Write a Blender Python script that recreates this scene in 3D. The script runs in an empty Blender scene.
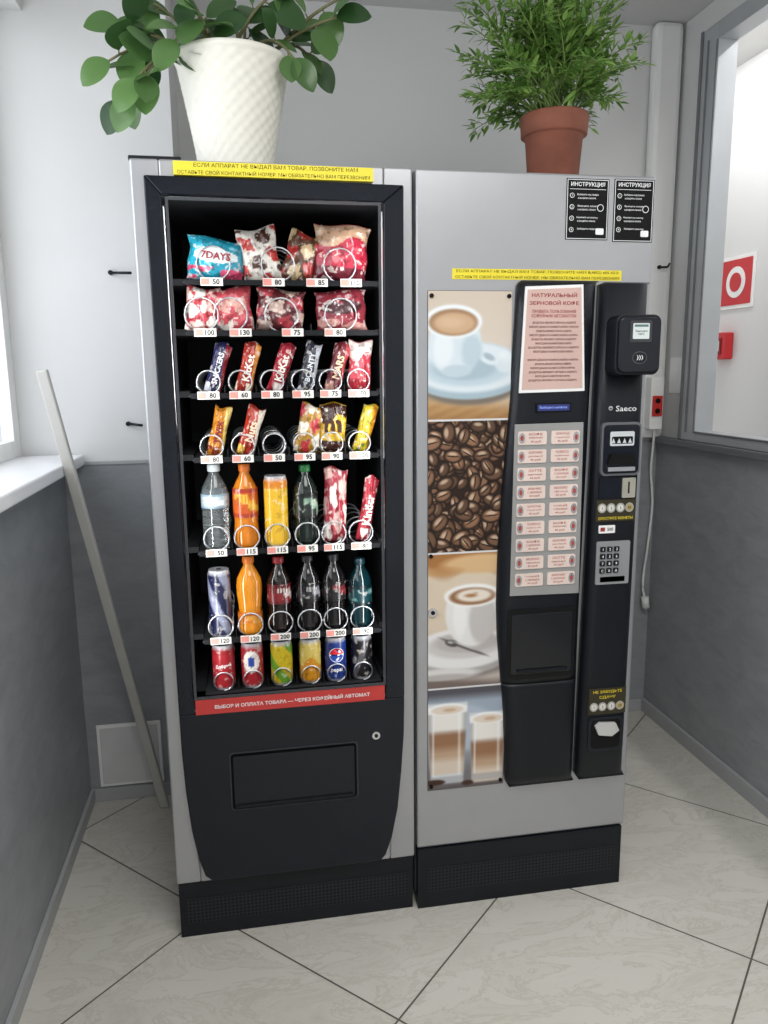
import bpy, bmesh, math, random
import numpy as np
from mathutils import Vector, Matrix, Euler
random.seed(7); np.random.seed(7)
COL=bpy.context.scene.collection
def lin(c): 
    c=c/255.0
    return c/12.92 if c<=0.04045 else ((c+0.055)/1.055)**2.4
def rgb(r,g,b): return (lin(r),lin(g),lin(b),1.0)
# ---------------------------------------------------------------- materials
MATS={}
def M(name,col=(128,128,128),rough=0.5,metal=0.0,var=0.05,scale=12,bump=0.0,emit=None,es=0,coat=0,trans=0,alpha=1,spec=None):
    if name in MATS: return MATS[name]
    m=bpy.data.materials.new(name); m.use_nodes=True; nt=m.node_tree; N=nt.nodes; L=nt.links
    p=N["Principled BSDF"]; c=rgb(*col)
    tc=N.new("ShaderNodeTexCoord"); no=N.new("ShaderNodeTexNoise"); no.inputs["Scale"].default_value=scale; no.inputs["Detail"].default_value=4
    L.new(tc.outputs["Object"],no.inputs["Vector"])
    r=N.new("ShaderNodeValToRGB"); r.color_ramp.elements[0].position=0.3; r.color_ramp.elements[1].position=0.7
    r.color_ramp.elements[0].color=tuple(max(0,x*(1-var)) for x in c[:3])+(1,)
    r.color_ramp.elements[1].color=tuple(min(1,x*(1+var)) for x in c[:3])+(1,)
    L.new(no.outputs["Fac"],r.inputs["Fac"]); L.new(r.outputs["Color"],p.inputs["Base Color"])
    p.inputs["Roughness"].default_value=rough; p.inputs["Metallic"].default_value=metal
    if spec is not None: p.inputs["Specular IOR Level"].default_value=spec
    if coat: p.inputs["Coat Weight"].default_value=coat; p.inputs["Coat Roughness"].default_value=0.06
    if trans: p.inputs["Transmission Weight"].default_value=trans
    if alpha<1: p.inputs["Alpha"].default_value=alpha
    if emit: p.inputs["Emission Color"].default_value=rgb(*emit); p.inputs["Emission Strength"].default_value=es
    if bump:
        b=N.new("ShaderNodeBump"); b.inputs["Strength"].default_value=bump; b.inputs["Distance"].default_value=0.002
        L.new(no.outputs["Fac"],b.inputs["Height"]); L.new(b.outputs["Normal"],p.inputs["Normal"])
    MATS[name]=m; return m
def Mpaint(name,rough=0.35,spec=0.5,crinkle=0,prnt=0):
    if name in MATS: return MATS[name]
    m=bpy.data.materials.new(name); m.use_nodes=True; nt=m.node_tree; N=nt.nodes; L=nt.links
    p=N["Principled BSDF"]; a=N.new("ShaderNodeAttribute"); a.attribute_name="Col"; out=a.outputs["Color"]
    tc=N.new("ShaderNodeTexCoord"); oi=N.new("ShaderNodeObjectInfo"); ad=N.new("ShaderNodeVectorMath"); ad.operation="ADD"; L.new(tc.outputs["Object"],ad.inputs[0]); L.new(oi.outputs["Random"],ad.inputs[1])
    if prnt:
        no=N.new("ShaderNodeTexNoise"); no.inputs["Scale"].default_value=70; no.inputs["Detail"].default_value=2; L.new(ad.outputs[0],no.inputs["Vector"])
        for lo_,hi,colr,f in ((.60,.64,(240,234,224),prnt),(.40,.36,(50,22,24),prnt)):
            mr=N.new("ShaderNodeMapRange"); mr.inputs[1].default_value=lo_; mr.inputs[2].default_value=hi; mr.inputs[4].default_value=f; L.new(no.outputs["Fac"],mr.inputs[0])
            mx=N.new("ShaderNodeMixRGB"); L.new(mr.outputs[0],mx.inputs[0]); L.new(out,mx.inputs[1]); mx.inputs[2].default_value=rgb(*colr); out=mx.outputs[0]
    if crinkle:
        v=N.new("ShaderNodeTexVoronoi"); v.inputs["Scale"].default_value=55; L.new(ad.outputs[0],v.inputs["Vector"])
        b=N.new("ShaderNodeBump"); b.inputs["Strength"].default_value=crinkle; b.inputs["Distance"].default_value=.004; L.new(v.outputs["Distance"],b.inputs["Height"]); L.new(b.outputs[0],p.inputs["Normal"])
    L.new(out,p.inputs["Base Color"]); p.inputs["Roughness"].default_value=rough
    p.inputs["Specular IOR Level"].default_value=spec
    MATS[name]=m; return m
def Mglass(name,tint=(235,240,240),refl=1.0,ior=1.45,haze=0):
    if name in MATS: return MATS[name]
    m=bpy.data.materials.new(name); m.use_nodes=True; nt=m.node_tree; N=nt.nodes; L=nt.links
    N.clear(); o=N.new("ShaderNodeOutputMaterial"); t=N.new("ShaderNodeBsdfTransparent"); g=N.new("ShaderNodeBsdfGlossy")
    t.inputs[0].default_value=rgb(*tint); g.inputs["Roughness"].default_value=0.02
    fr=N.new("ShaderNodeFresnel"); fr.inputs[0].default_value=ior
    mu=N.new("ShaderNodeMath"); mu.operation="MULTIPLY"; mu.inputs[1].default_value=refl; L.new(fr.outputs[0],mu.inputs[0])
    src=t.outputs[0]
    if haze:
        d=N.new("ShaderNodeBsdfDiffuse"); d.inputs[0].default_value=rgb(235,238,240); hm=N.new("ShaderNodeMixShader"); hm.inputs[0].default_value=haze; L.new(t.outputs[0],hm.inputs[1]); L.new(d.outputs[0],hm.inputs[2]); src=hm.outputs[0]
    mx=N.new("ShaderNodeMixShader"); L.new(mu.outputs[0],mx.inputs[0]); L.new(src,mx.inputs[1]); L.new(g.outputs[0],mx.inputs[2]); L.new(mx.outputs[0],o.inputs[0])
    MATS[name]=m; return m
def Mfloor():
    m=bpy.data.materials.new("marble_floor_tile"); m.use_nodes=True; nt=m.node_tree; N=nt.nodes; L=nt.links; p=N["Principled BSDF"]
    tc=N.new("ShaderNodeTexCoord")
    def math_(op,a,b=None):
        n=N.new("ShaderNodeMath"); n.operation=op
        for i,x in enumerate((a,b)):
            if x is None: continue
            if isinstance(x,(int,float)): n.inputs[i].default_value=x
            else: L.new(x,n.inputs[i])
        return n.outputs[0]
    def axis(vec,off,T):
        d=N.new("ShaderNodeVectorMath"); d.operation="DOT_PRODUCT"; L.new(tc.outputs["Object"],d.inputs[0]); d.inputs[1].default_value=vec
        s=math_("MULTIPLY",math_("SUBTRACT",d.outputs["Value"],off),1/T)
        fr=math_("FRACT",s); dist=math_("MINIMUM",fr,math_("SUBTRACT",1.0,fr))
        return math_("LESS_THAN",dist,0.0022/T), math_("FLOOR",s)
    q=math.sqrt(.5)
    g1,f1=axis((q,q,0),-.320,.619); g2,f2=axis((q,-q,0),-.442,.600)
    g=math_("MAXIMUM",g1,g2)
    cmb=N.new("ShaderNodeCombineXYZ"); L.new(math_("MULTIPLY",f1,3.7),cmb.inputs[0]); L.new(math_("MULTIPLY",f2,5.3),cmb.inputs[1])
    add=N.new("ShaderNodeVectorMath"); add.operation="ADD"; L.new(tc.outputs["Object"],add.inputs[0]); L.new(cmb.outputs[0],add.inputs[1])
    n1=N.new("ShaderNodeTexNoise"); n1.inputs["Scale"].default_value=5; n1.inputs["Detail"].default_value=9; n1.inputs["Roughness"].default_value=.7; n1.inputs["Distortion"].default_value=.9
    mp=N.new("ShaderNodeMapping"); mp.inputs["Rotation"].default_value=(0,0,.9); mp.inputs["Scale"].default_value=(1,2.2,1); L.new(add.outputs[0],mp.inputs[0]); L.new(mp.outputs[0],n1.inputs["Vector"])
    r=N.new("ShaderNodeValToRGB"); e=r.color_ramp.elements
    e[0].position=.30; e[0].color=rgb(192,188,178); e[1].position=.72; e[1].color=rgb(206,203,195)
    x=e.new(.47); x.color=rgb(204,201,192); x=e.new(.5); x.color=rgb(191,187,176); x=e.new(.53); x.color=rgb(205,202,193)
    L.new(n1.outputs["Fac"],r.inputs["Fac"])
    mix=N.new("ShaderNodeMixRGB"); L.new(g,mix.inputs[0]); L.new(r.outputs[0],mix.inputs[1]); mix.inputs[2].default_value=rgb(84,80,72)
    L.new(mix.outputs[0],p.inputs["Base Color"])
    rr=math_("ADD",math_("MULTIPLY",g,.5),.27); L.new(rr,p.inputs["Roughness"])
    b=N.new("ShaderNodeBump"); b.inputs["Strength"].default_value=.4; b.inputs["Distance"].default_value=.001; L.new(math_("SUBTRACT",1.0,g),b.inputs["Height"]); L.new(b.outputs[0],p.inputs["Normal"])
    return m
def Mpanel():
    m=bpy.data.materials.new("grey_laminate"); m.use_nodes=True; nt=m.node_tree; N=nt.nodes; L=nt.links; p=N["Principled BSDF"]
    tc=N.new("ShaderNodeTexCoord"); mp=N.new("ShaderNodeMapping"); mp.inputs["Rotation"].default_value=(.5,.6,.3); mp.inputs["Scale"].default_value=(3,3,7)
    L.new(tc.outputs["Object"],mp.inputs[0]); n=N.new("ShaderNodeTexNoise"); n.inputs["Scale"].default_value=2.6; n.inputs["Detail"].default_value=9; n.inputs["Roughness"].default_value=.65; n.inputs["Distortion"].default_value=.6; L.new(mp.outputs[0],n.inputs["Vector"])
    r=N.new("ShaderNodeValToRGB"); e=r.color_ramp.elements; e[0].position=.30; e[0].color=rgb(138,141,144); e[1].position=.75; e[1].color=rgb(160,163,166)
    L.new(n.outputs["Fac"],r.inputs[0]); L.new(r.outputs[0],p.inputs["Base Color"]); p.inputs["Roughness"].default_value=.42
    return m
def Mperf(name,base,hole,pitch=.0095,rad=.33):
    m=bpy.data.materials.new(name); m.use_nodes=True; nt=m.node_tree; N=nt.nodes; L=nt.links; p=N["Principled BSDF"]
    tc=N.new("ShaderNodeTexCoord"); s=N.new("ShaderNodeVectorMath"); s.operation="SCALE"; s.inputs[3].default_value=1/pitch; L.new(tc.outputs["Object"],s.inputs[0])
    f=N.new("ShaderNodeVectorMath"); f.operation="FRACTION"; L.new(s.outputs[0],f.inputs[0])
    d=N.new("ShaderNodeVectorMath"); d.operation="SUBTRACT"; d.inputs[1].default_value=(.5,.5,.5); L.new(f.outputs[0],d.inputs[0])
    k=N.new("ShaderNodeVectorMath"); k.operation="MULTIPLY"; k.inputs[1].default_value=(1,0,1); L.new(d.outputs[0],k.inputs[0])
    l=N.new("ShaderNodeVectorMath"); l.operation="LENGTH"; L.new(k.outputs[0],l.inputs[0])
    c=N.new("ShaderNodeMath"); c.operation="LESS_THAN"; c.inputs[1].default_value=rad; L.new(l.outputs["Value"],c.inputs[0])
    mx=N.new("ShaderNodeMixRGB"); L.new(c.outputs[0],mx.inputs[0]); mx.inputs[1].default_value=rgb(*base); mx.inputs[2].default_value=rgb(*hole); L.new(mx.outputs[0],p.inputs["Base Color"]); p.inputs["Roughness"].default_value=.5; p.inputs["Specular IOR Level"].default_value=.25
    return m
SILVER=M("silver_paint",(176,177,180),.32,.65,.02)
BLACK=M("black_gloss_plastic",(17,22,31),.14,0,.1,spec=.35)
BLACKM=M("black_matte_plastic",(19,22,28),.4,0,.1,spec=.28)
DARK=M("dark_interior",(20,21,24),.75,spec=.2)
CHROME=M("steel_wire",(215,216,218),.25,.9,.02)
COILM=M("coil_wire",(200,202,206),.28,.9,.02)
WHITE=M("white_plastic",(238,238,236),.4)
YEL=M("yellow_sticker",(236,218,52),.5,0,.03)
INK=M("black_ink",(14,14,15),.6,spec=.2)
WINK=M("white_ink",(240,240,240),.5)
REDINK=M("red_ink",(150,50,48),.6)
PAINT=Mpaint("printed_colour",.4,.3)
WRAP=Mpaint("glossy_wrapper",.22,.7,crinkle=.75,prnt=.45)
CANM=Mpaint("glossy_label",.28,.6,prnt=.25)
# ---------------------------------------------------------------- text
TC={}
def textgeo(s,bold):
    k=(s,bold)
    if k in TC: return TC[k]
    c=bpy.data.curves.new("t","FONT"); c.body=s; c.resolution_u=2; c.align_x="CENTER"; c.offset=bold; c.space_line=1.0
    o=bpy.data.objects.new("t",c); COL.objects.link(o); bpy.context.view_layer.update()
    me=o.to_mesh(); v=np.array([tuple(x.co) for x in me.vertices]); f=[tuple(p.vertices) for p in me.polygons]
    o.to_mesh_clear(); bpy.data.objects.remove(o); bpy.data.curves.remove(c)
    mn=v.min(0);mx=v.max(0); v=v-(mn+mx)/2; TC[k]=(v,f,mx[0]-mn[0],mx[1]-mn[1]); return TC[k]
# ---------------------------------------------------------------- mesh builder
class MB:
    def __init__(s): s.v=[];s.f=[];s.mi=[];s.sm=[];s.c=[];s.mats=[];s.kk=None
    def on(s,y):   # convert coordinates surveyed on the cabinet face (y=0) to the plane y
        k=(1.7547+y)/1.7547; s.kk=(k,-.3862*(1-k),1.39*(1-k)); return s
    def add(s,vs,fs,mat,smooth=False,col=None):
        b=len(s.v)
        if mat not in s.mats: s.mats.append(mat)
        i=s.mats.index(mat)
        if s.kk:
            k,a,c=s.kk; vs=[(x*k+a,y,z*k+c) for x,y,z in vs]
        s.v+= [tuple(x) for x in vs]; s.f+=[tuple(b+j for j in f) for f in fs]; s.mi+=[i]*len(fs); s.sm+=[smooth]*len(fs)
        if col is None: col=[(1,1,1)]*len(vs)
        s.c+=list(col); return s
    def box(s,x0,x1,y0,y1,z0,z1,mat):
        v=[(x,y,z) for x in(x0,x1) for y in(y0,y1) for z in(z0,z1)]
        return s.add(v,[(0,1,3,2),(4,6,7,5),(0,4,5,1),(2,3,7,6),(0,2,6,4),(1,5,7,3)],mat)
    def prism(s,poly,y0,y1,mat):
        n=len(poly); v=[(x,y0,z) for x,z in poly]+[(x,y1,z) for x,z in poly]
        return s.add(v,[tuple(range(n)),tuple(range(2*n-1,n-1,-1))]+[(i,(i+1)%n,n+(i+1)%n,n+i) for i in range(n)],mat)
    def rbox(s,x0,x1,y0,y1,z0,z1,r,mat,n=5):
        p=[]
        for cx,cz,a in((x1-r,z1-r,0),(x0+r,z1-r,90),(x0+r,z0+r,180),(x1-r,z0+r,270)):
            for i in range(n+1):
                t=math.radians(a+90*i/n); p.append((cx+r*math.cos(t),cz+r*math.sin(t)))
        return s.prism(p,y0,y1,mat)
    def ring(s,x0,x1,y0,y1,z0,z1,w,mat):
        s.box(x0,x1,y0,y1,z1-w,z1,mat);s.box(x0,x1,y0,y1,z0,z0+w,mat);s.box(x0,x0+w,y0,y1,z0+w,z1-w,mat);return s.box(x1-w,x1,y0,y1,z0+w,z1-w,mat)
    def ell(s,cx,cz,rx,rz,y0,y1,mat,n=20):
        return s.prism([(cx+rx*math.cos(2*math.pi*i/n),cz+rz*math.sin(2*math.pi*i/n)) for i in range(n)],y0,y1,mat)
    def lathe(s,cx,cy,prof,mat,n=28,col=None,cap=True,rf=None):
        v=[];c=[]
        for r,z in prof:
            for i in range(n):
                a=2*math.pi*i/n; q=r+(rf(a,r,z) if rf else 0); v.append((cx+q*math.cos(a),cy+q*math.sin(a),z)); c.append(col(a,z) if col else (1,1,1))
        f=[(j*n+i,j*n+(i+1)%n,(j+1)*n+(i+1)%n,(j+1)*n+i) for j in range(len(prof)-1) for i in range(n)]
        s.add(v,f,mat,True,c)
        if cap: 
            for j in (0,len(prof)-1):
                r,z=prof[j]; s.add([(cx+r*math.cos(2*math.pi*i/n),cy+r*math.sin(2*math.pi*i/n),z) for i in range(n)],[tuple(range(n))],mat,False,[c[j*n+i] for i in range(n)])
        return s
    def tube(s,path,r,mat,n=6,r1=None):
        P=[Vector(p) for p in path]; v=[];N=len(P)
        for i,p in enumerate(P):
            t=(P[min(i+1,N-1)]-P[max(i-1,0)]).normalized(); a=t.cross(Vector((0,0,1)))
            if a.length<.1: a=t.cross(Vector((0,1,0)))
            a.normalize(); b=t.cross(a); rr=r if r1 is None else r+(r1-r)*i/(N-1)
            for k in range(n):
                q=2*math.pi*k/n; v.append(tuple(p+a*rr*math.cos(q)+b*rr*math.sin(q)))
        f=[(j*n+i,j*n+(i+1)%n,(j+1)*n+(i+1)%n,(j+1)*n+i) for j in range(N-1) for i in range(n)]+[tuple(range(n)),tuple((N-1)*n+i for i in range(n))]
        return s.add(v,f,mat,True)
    def text(s,t,x,z,y,mat,w=None,h=None,bold=.01,wrap=None,rot=0):
        v,f,W,H=textgeo(t,bold)
        sx=(w/W if w else h/H); sz=(h/H if h else sx)
        if w and h is None: sz=sx
        cr,sr=math.cos(rot),math.sin(rot)
        o=[]
        for a in v:
            X0=a[0]*sx;Z0=a[1]*sz; X=X0*cr-Z0*sr; Z=z+X0*sr+Z0*cr
            if wrap: o.append((x+wrap*math.sin(X/wrap),y-wrap*math.cos(X/wrap),Z))
            else: o.append((x+X,y,Z))
        return s.add(o,f,mat)
    def obj(s,name,parent=None,bevel=0,label=None,cat=None,group=None,kind=None,origin=None,recalc=True):
        vs=s.v
        if origin is None and parent is None and kind is None:
            a=np.array(vs); origin=((a[:,0].min()+a[:,0].max())/2,(a[:,1].min()+a[:,1].max())/2,a[:,2].min())
        if origin is not None: vs=[(x-origin[0],y-origin[1],z-origin[2]) for x,y,z in vs]
        me=bpy.data.meshes.new(name); me.from_pydata(vs,[],s.f)
        for m in s.mats: me.materials.append(m)
        me.polygons.foreach_set("material_index",s.mi); me.polygons.foreach_set("use_smooth",s.sm)
        ca=me.color_attributes.new("Col","FLOAT_COLOR","POINT")
        ca.data.foreach_set("color",np.array([(lin(c[0]*255),lin(c[1]*255),lin(c[2]*255),1.0) for c in s.c]).ravel() if any(c!=(1,1,1) for c in s.c) else np.ones(len(s.v)*4))
        if recalc:
            bm=bmesh.new(); bm.from_mesh(me); bmesh.ops.recalc_face_normals(bm,faces=bm.faces); bm.to_mesh(me); bm.free()
        me.update(); o=bpy.data.objects.new(name,me); COL.objects.link(o)
        if origin is not None: o.location=origin
        if parent is not None:
            o.parent=parent; o.matrix_parent_inverse=Matrix.Translation(-world_loc(parent))
        if bevel:
            b=o.modifiers.new("bevel","BEVEL"); b.width=bevel; b.segments=2; b.limit_method="ANGLE"
        if label: o["label"]=label
        if cat: o["category"]=cat
        if group: o["group"]=group
        if kind: o["kind"]=kind
        return o
def world_loc(o):
    l=Vector((0,0,0))
    while o: 
        l=l+Vector(o.location)+ (o.matrix_parent_inverse.translation if o.parent else Vector((0,0,0))); o=o.parent
    return l
def empty(name,loc,label,cat):
    e=bpy.data.objects.new(name,None); e.empty_display_size=.1; e.location=loc; COL.objects.link(e); e["label"]=label; e["category"]=cat; return e
# ================================================================ ROOM
WALL=M("white_wall_paint",(217,217,216),.75,0,.015,3,bump=.05)
CEIL=M("ceiling_paint",(206,206,205),.8,0,.01)
PANEL=Mpanel(); FLOOR=Mfloor()
SILLM=M("white_sill",(240,241,243),.35,0,.01)
SKIRT=M("grey_skirting",(168,170,171),.5,0,.03)
ALU=M("grey_aluminium",(184,187,190),.35,.35,.03)
ALUD=M("dark_window_profile",(112,115,119),.45,.1,.03)
def S(name,*boxes,mat,bevel=0):
    b=MB()
    for x in boxes: b.box(*x,mat)
    return b.obj(name,kind="structure",bevel=bevel)
S("floor",(-1.2,1.75,-3.6,1.75,-.1,0),mat=FLOOR)
S("ceiling",(-1.2,1.75,-3.6,1.75,2.58,2.68),mat=CEIL)
S("wall_left",(-1.2,-.95,-3.6,.715,0,1.113),(-1.2,-.95,-3.6,.715,2.38,2.58),(-1.2,-.95,-3.6,-2.3,1.113,2.38),mat=WALL)
S("wall_back_left",(-1.2,-.565,.715,1.1,0,2.58),mat=WALL)
S("wall_back",(-.565,1.29,1.0,1.1,0,2.58),mat=WALL)
S("wall_right",(1.19,1.29,-3.6,1.0,0,1.12),(1.19,1.29,.815,1.0,1.12,2.58),(1.19,1.29,-3.6,.815,2.49,2.58),(1.19,1.29,-3.6,-1.0,1.12,2.49),mat=WALL)
S("wall_hallway",(1.62,1.72,-3.6,1.72,0,2.58),(1.29,1.62,1.62,1.72,0,2.58),mat=WALL)
S("trim_1",(-.95,-.942,-3.6,.707,.0,1.113),mat=PANEL)
S("trim_2",(-.942,-.565,.707,.715,.0,1.118),mat=PANEL)
S("trim_3",(-.565,1.182,.992,1.0,.0,1.118),mat=PANEL)
S("trim_4",(1.182,1.19,-3.6,.992,.0,1.11),mat=PANEL)
S("trim_5",(-.942,-.56,.702,.710,1.118,1.127),(-.56,1.182,.985,1.0,1.118,1.127),mat=SKIRT)
S("trim_6",(1.15,1.215,-3.6,1.0,1.11,1.135),mat=ALUD,bevel=.003)
S("baseboard_left",(-.942,-.930,-3.6,.707,0,.045),mat=SKIRT,bevel=.002)
S("baseboard_back",(-.930,-.565,.695,.707,0,.045),(-.565,1.17,.980,.992,0,.05),mat=SKIRT,bevel=.002)
S("baseboard_right",(1.168,1.182,-3.6,.980,0,.055),mat=SKIRT,bevel=.002)
S("trim_7",(-1.135,-.88,-2.3,.706,1.116,1.15),mat=SILLM,bevel=.005)
S("trim_8",(1.075,1.180,.945,1.0,1.128,2.58),mat=M("riser_white",(236,236,235),.5,0,.01),bevel=.020)
# left window
w=MB()
for y in (-2.25,-.8,.654): w.box(-1.13,-1.06,y,y+.06,1.151,2.379,WHITE)
w.box(-1.128,-1.062,-2.19,-.80,1.151,1.2,WHITE); w.box(-1.128,-1.062,-.74,.654,1.151,1.2,WHITE); w.box(-1.128,-1.062,-2.19,-.80,2.32,2.379,WHITE); w.box(-1.128,-1.062,-.74,.654,2.32,2.379,WHITE)
w1=w.obj("window_1",kind="structure")
MB().box(-1.10,-1.094,-2.2,.654,1.2,2.32,Mglass("window_glass",(250,252,255),.3,haze=.25)).obj("window_pane",w1)
# right window
w=MB()
w.box(1.165,1.235,.715,.815,1.136,2.49,ALU); w.box(1.165,1.235,-.9,.715,1.136,1.172,ALU); w.box(1.165,1.235,-.9,.715,2.435,2.49,ALU); w.box(1.165,1.235,-1.0,-.9,1.136,2.49,ALU)
w.box(1.160,1.166,.801,.815,1.137,2.49,ALUD); w.box(1.160,1.166,.768,.773,1.165,2.45,ALUD); w.box(1.160,1.166,.715,.722,1.165,2.435,ALUD); w.box(1.160,1.166,-1,.715,1.165,1.172,ALUD)
w2=w.obj("window_2",kind="structure",bevel=.002)
# wall vent cover
b=MB(); b.box(-.910,-.708,.699,.7068,.05,.266,M("hatch_white",(245,245,244),.5)); b.box(-.900,-.718,.6965,.70,.060,.256,M("hatch_grey",(212,213,213),.5))
b.obj("access_hatch",bevel=.002,label="pale grey wall access hatch with white frame above the skirting",cat="hatch")
# ================================================================ SNACK MACHINE
snack=empty("snack_vending_machine",(-.303,.33,0),"tall silver and black snack vending machine with glass front","vending machine")
CABM=M("cabinet_grey",(150,152,155),.45,.2)
b=MB(); b.box(-.603,-.555,.032,.66,.03,1.83,CABM); b.box(-.050,-.004,.032,.66,.03,1.83,CABM); b.box(-.555,-.050,.032,.66,1.775,1.83,CABM); b.box(-.555,-.050,.60,.66,.03,1.775,CABM); b.box(-.555,-.05,.032,.60,.03,.56,CABM)
b.obj("cabinet",snack,bevel=.003)
b=MB(); b.box(-.608,-.50,.025,.66,1.831,1.842,BLACKM); b.obj("top_cap",snack,bevel=.002)
b=MB(); b.box(-.554,-.547,.034,.59,.56,1.775,DARK); b.box(-.058,-.051,.034,.59,.56,1.775,DARK); b.box(-.547,-.058,.583,.59,.56,1.775,DARK); b.box(-.547,-.058,.034,.583,1.765,1.772,DARK); b.box(-.547,-.058,.034,.583,.56,.566,DARK)
b.obj("inner_liner",snack)
b=MB(); b.box(-.603,-.545,0,.031,.152,1.83,SILVER); b.box(-.068,-.004,0,.031,.152,1.83,SILVER); b.box(-.545,-.068,0,.031,1.76,1.83,SILVER); b.box(-.545,-.068,0,.031,.152,.595,SILVER)
door=b.obj("door",snack,bevel=.004,label="silver framed glass door")
b=MB(); y0,y1=-.014,.002
b.prism([(-.575,1.795),(-.541,1.757),(-.535,.636),(-.535,.600),(-.571,.600)],y0,y1,BLACK)
b.prism([(-.026,1.791),(-.072,1.753),(-.078,.636),(-.078,.600),(-.031,.600)],y0,y1,BLACK)
b.prism([(-.575,1.795),(-.026,1.791),(-.072,1.753),(-.541,1.757)],y0,y1,BLACK)
lo=[(-.571,.600),(-.570,.50),(-.566,.40),(-.558,.30),(-.545,.22),(-.532,.175),(-.515,.160),(-.095,.160),(-.082,.175),(-.066,.22),(-.050,.30),(-.040,.40),(-.033,.50),(-.031,.600)]
b.prism(lo,y0,y1,BLACK)
bez=b.obj("front_panel",snack,bevel=.003,label="glossy black curved front panel")
b=MB(); b.ring(-.534,-.078,-.0175,-.0135,.637,1.752,.006,M("seal_grey",(58,61,66),.4)); b.obj("window_seal",bez)
b=MB(); b.box(-.532,-.081,-.0165,-.0138,.599,.636,M("red_banner",(196,58,54),.45)); b.text("ВЫБОР И ОПЛАТА ТОВАРА — ЧЕРЕЗ КОФЕЙНЫЙ АВТОМАТ",-.303,.617,-.0168,WINK,w=.37,h=.012,bold=.02)
b.obj("banner_sign",bez,label="red strip sign with white lettering")
b=MB(); b.prism([(-.514,1.8235),(-.094,1.8225),(-.094,1.795),(-.514,1.7965)],-.0165,.0005,YEL)
b.text("ЕСЛИ АППАРАТ НЕ ВЫДАЛ ВАМ ТОВАР, ПОЗВОНИТЕ НАМ",-.30,1.8160,-.0168,INK,w=.345,h=.0094,bold=0)
b.text("ОСТАВЬТЕ СВОЙ КОНТАКТНЫЙ НОМЕР. МЫ ОБЯЗАТЕЛЬНО ВАМ ПЕРЕЗВОНИМ",-.304,1.8030,-.0168,INK,w=.405,h=.0094,bold=0)
b.obj("yellow_notice",door,label="yellow sticker with two lines of black lettering")
b=MB(); b.rbox(-.461,-.150,-.0160,-.0135,.344,.495,.009,M("flap_rim",(48,52,59),.3,spec=.4)); b.rbox(-.4575,-.1535,-.0172,-.0158,.3475,.4915,.008,M("groove",(3,3,4),.7,spec=.1)); b.rbox(-.452,-.159,-.0190,-.0170,.353,.486,.005,M("flap_black",(22,25,31),.32,spec=.35))
b.prism([(-.452,.353),(-.159,.353),(-.165,.361),(-.446,.361)],-.023,-.0188,BLACKM)
b.obj("pickup_flap",bez,label="hinged black product pickup flap")
b=MB(); b.ell(-.104,.507,.010,.010,-.020,-.013,CHROME); b.ell(-.104,.507,.0045,.0045,-.0215,-.019,INK); b.obj("lock",bez,label="round chrome lock")
PERF=Mperf("perforated_plinth",(36,38,43),(4,4,5))
b=MB(); b.box(-.600,-.008,.006,.05,.0,.150,BLACKM); b.box(-.585,-.02,.0045,.0065,.038,.105,PERF); b.obj("plinth",snack,bevel=.0,label="black perforated metal plinth")
GLOW=M("added_glow",(255,255,255),.5,emit=(250,252,255),es=.25)  # glowing strips added beside the shelves to go with the fill lights
b=MB(); b.box(-.546,-.541,.015,.030,.62,1.74,GLOW); b.box(-.071,-.066,.015,.030,.62,1.74,GLOW); b.obj("added_glow_strips",snack,label="slim white glowing strips added to brighten the cabinet inside")
TRAY=M("tray_metal",(34,35,38),.6,.2)
TAG=M("price_tag",(226,224,218),.5)
rows=[1.594,1.481,1.338,1.188,.961,.738,.600]
c6=[-.470,-.397,-.323,-.250,-.184,-.116]
cols=[[-.446,-.300,-.156],[-.478,-.412,-.296,-.156],c6,c6,c6,c6,c6]
prices=[["50","80","85","110"],["100","130","75","80"],["80","60","80","95","75","70"],["80","60","50","95","90","120"],["50","115","115","95","115","80"],["120","120","200","200","200","90"],[]]
tagx=[[-.45,-.31,-.21,-.13],[-.47,-.39,-.27,-.17],c6,c6,c6,c6,[]]
for i,z in enumerate(rows):
    b=MB(); b.box(-.515,-.068,.098,.50,z-.002,z+.001,TRAY); 
    if i<6: b.box(-.512,-.070,.0955,.0985,z-.006,z+.006,DARK)
    cs=cols[i]
    for k in range(len(cs)-1):
        xm=(cs[k]+cs[k+1])/2; b.box(xm-.0008,xm+.0008,.11,.5,z+.001,z+.022,TRAY)
    b.box(-.546,-.515,.13,.5,z-.004,z+.010,DARK); b.box(-.068,-.058,.13,.5,z-.004,z+.010,DARK)
    sh=b.obj("shelf",snack,label="dark metal product tray")
    for k,x in enumerate(tagx[i]):
        t=MB(); t.box(x-.026,x+.024,.0938,.0954,z-.008,z+.010,TAG); t.box(x-.025,x-.006,.0934,.0938,z-.006,z+.008,M("tag_pink",(216,140,130),.6))
        t.text(prices[i][k],x+.009,z+.001,.0932,INK,h=.012,bold=.02)
        t.obj("price_tag",sh,label="small white price tag")
    for x in cs:
        r=.027 if i>1 else .038
        if i==6: r=.024
        if i in(4,5): r=.030
        turns=5; n=20; path=[(x+.001,.1035,z+.004)]
        for k in range(turns*n+1):
            a=-math.pi/2+2*math.pi*k/n; path.append((x+r*math.cos(a),.104+(.34)*max(0,k-n*.8)/(turns*n),z+.004+r+r*math.sin(a)))
        t=MB(); t.tube(path,.0021,COILM,6); t.obj("coil",sh,label="spiral steel dispensing coil")
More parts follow.
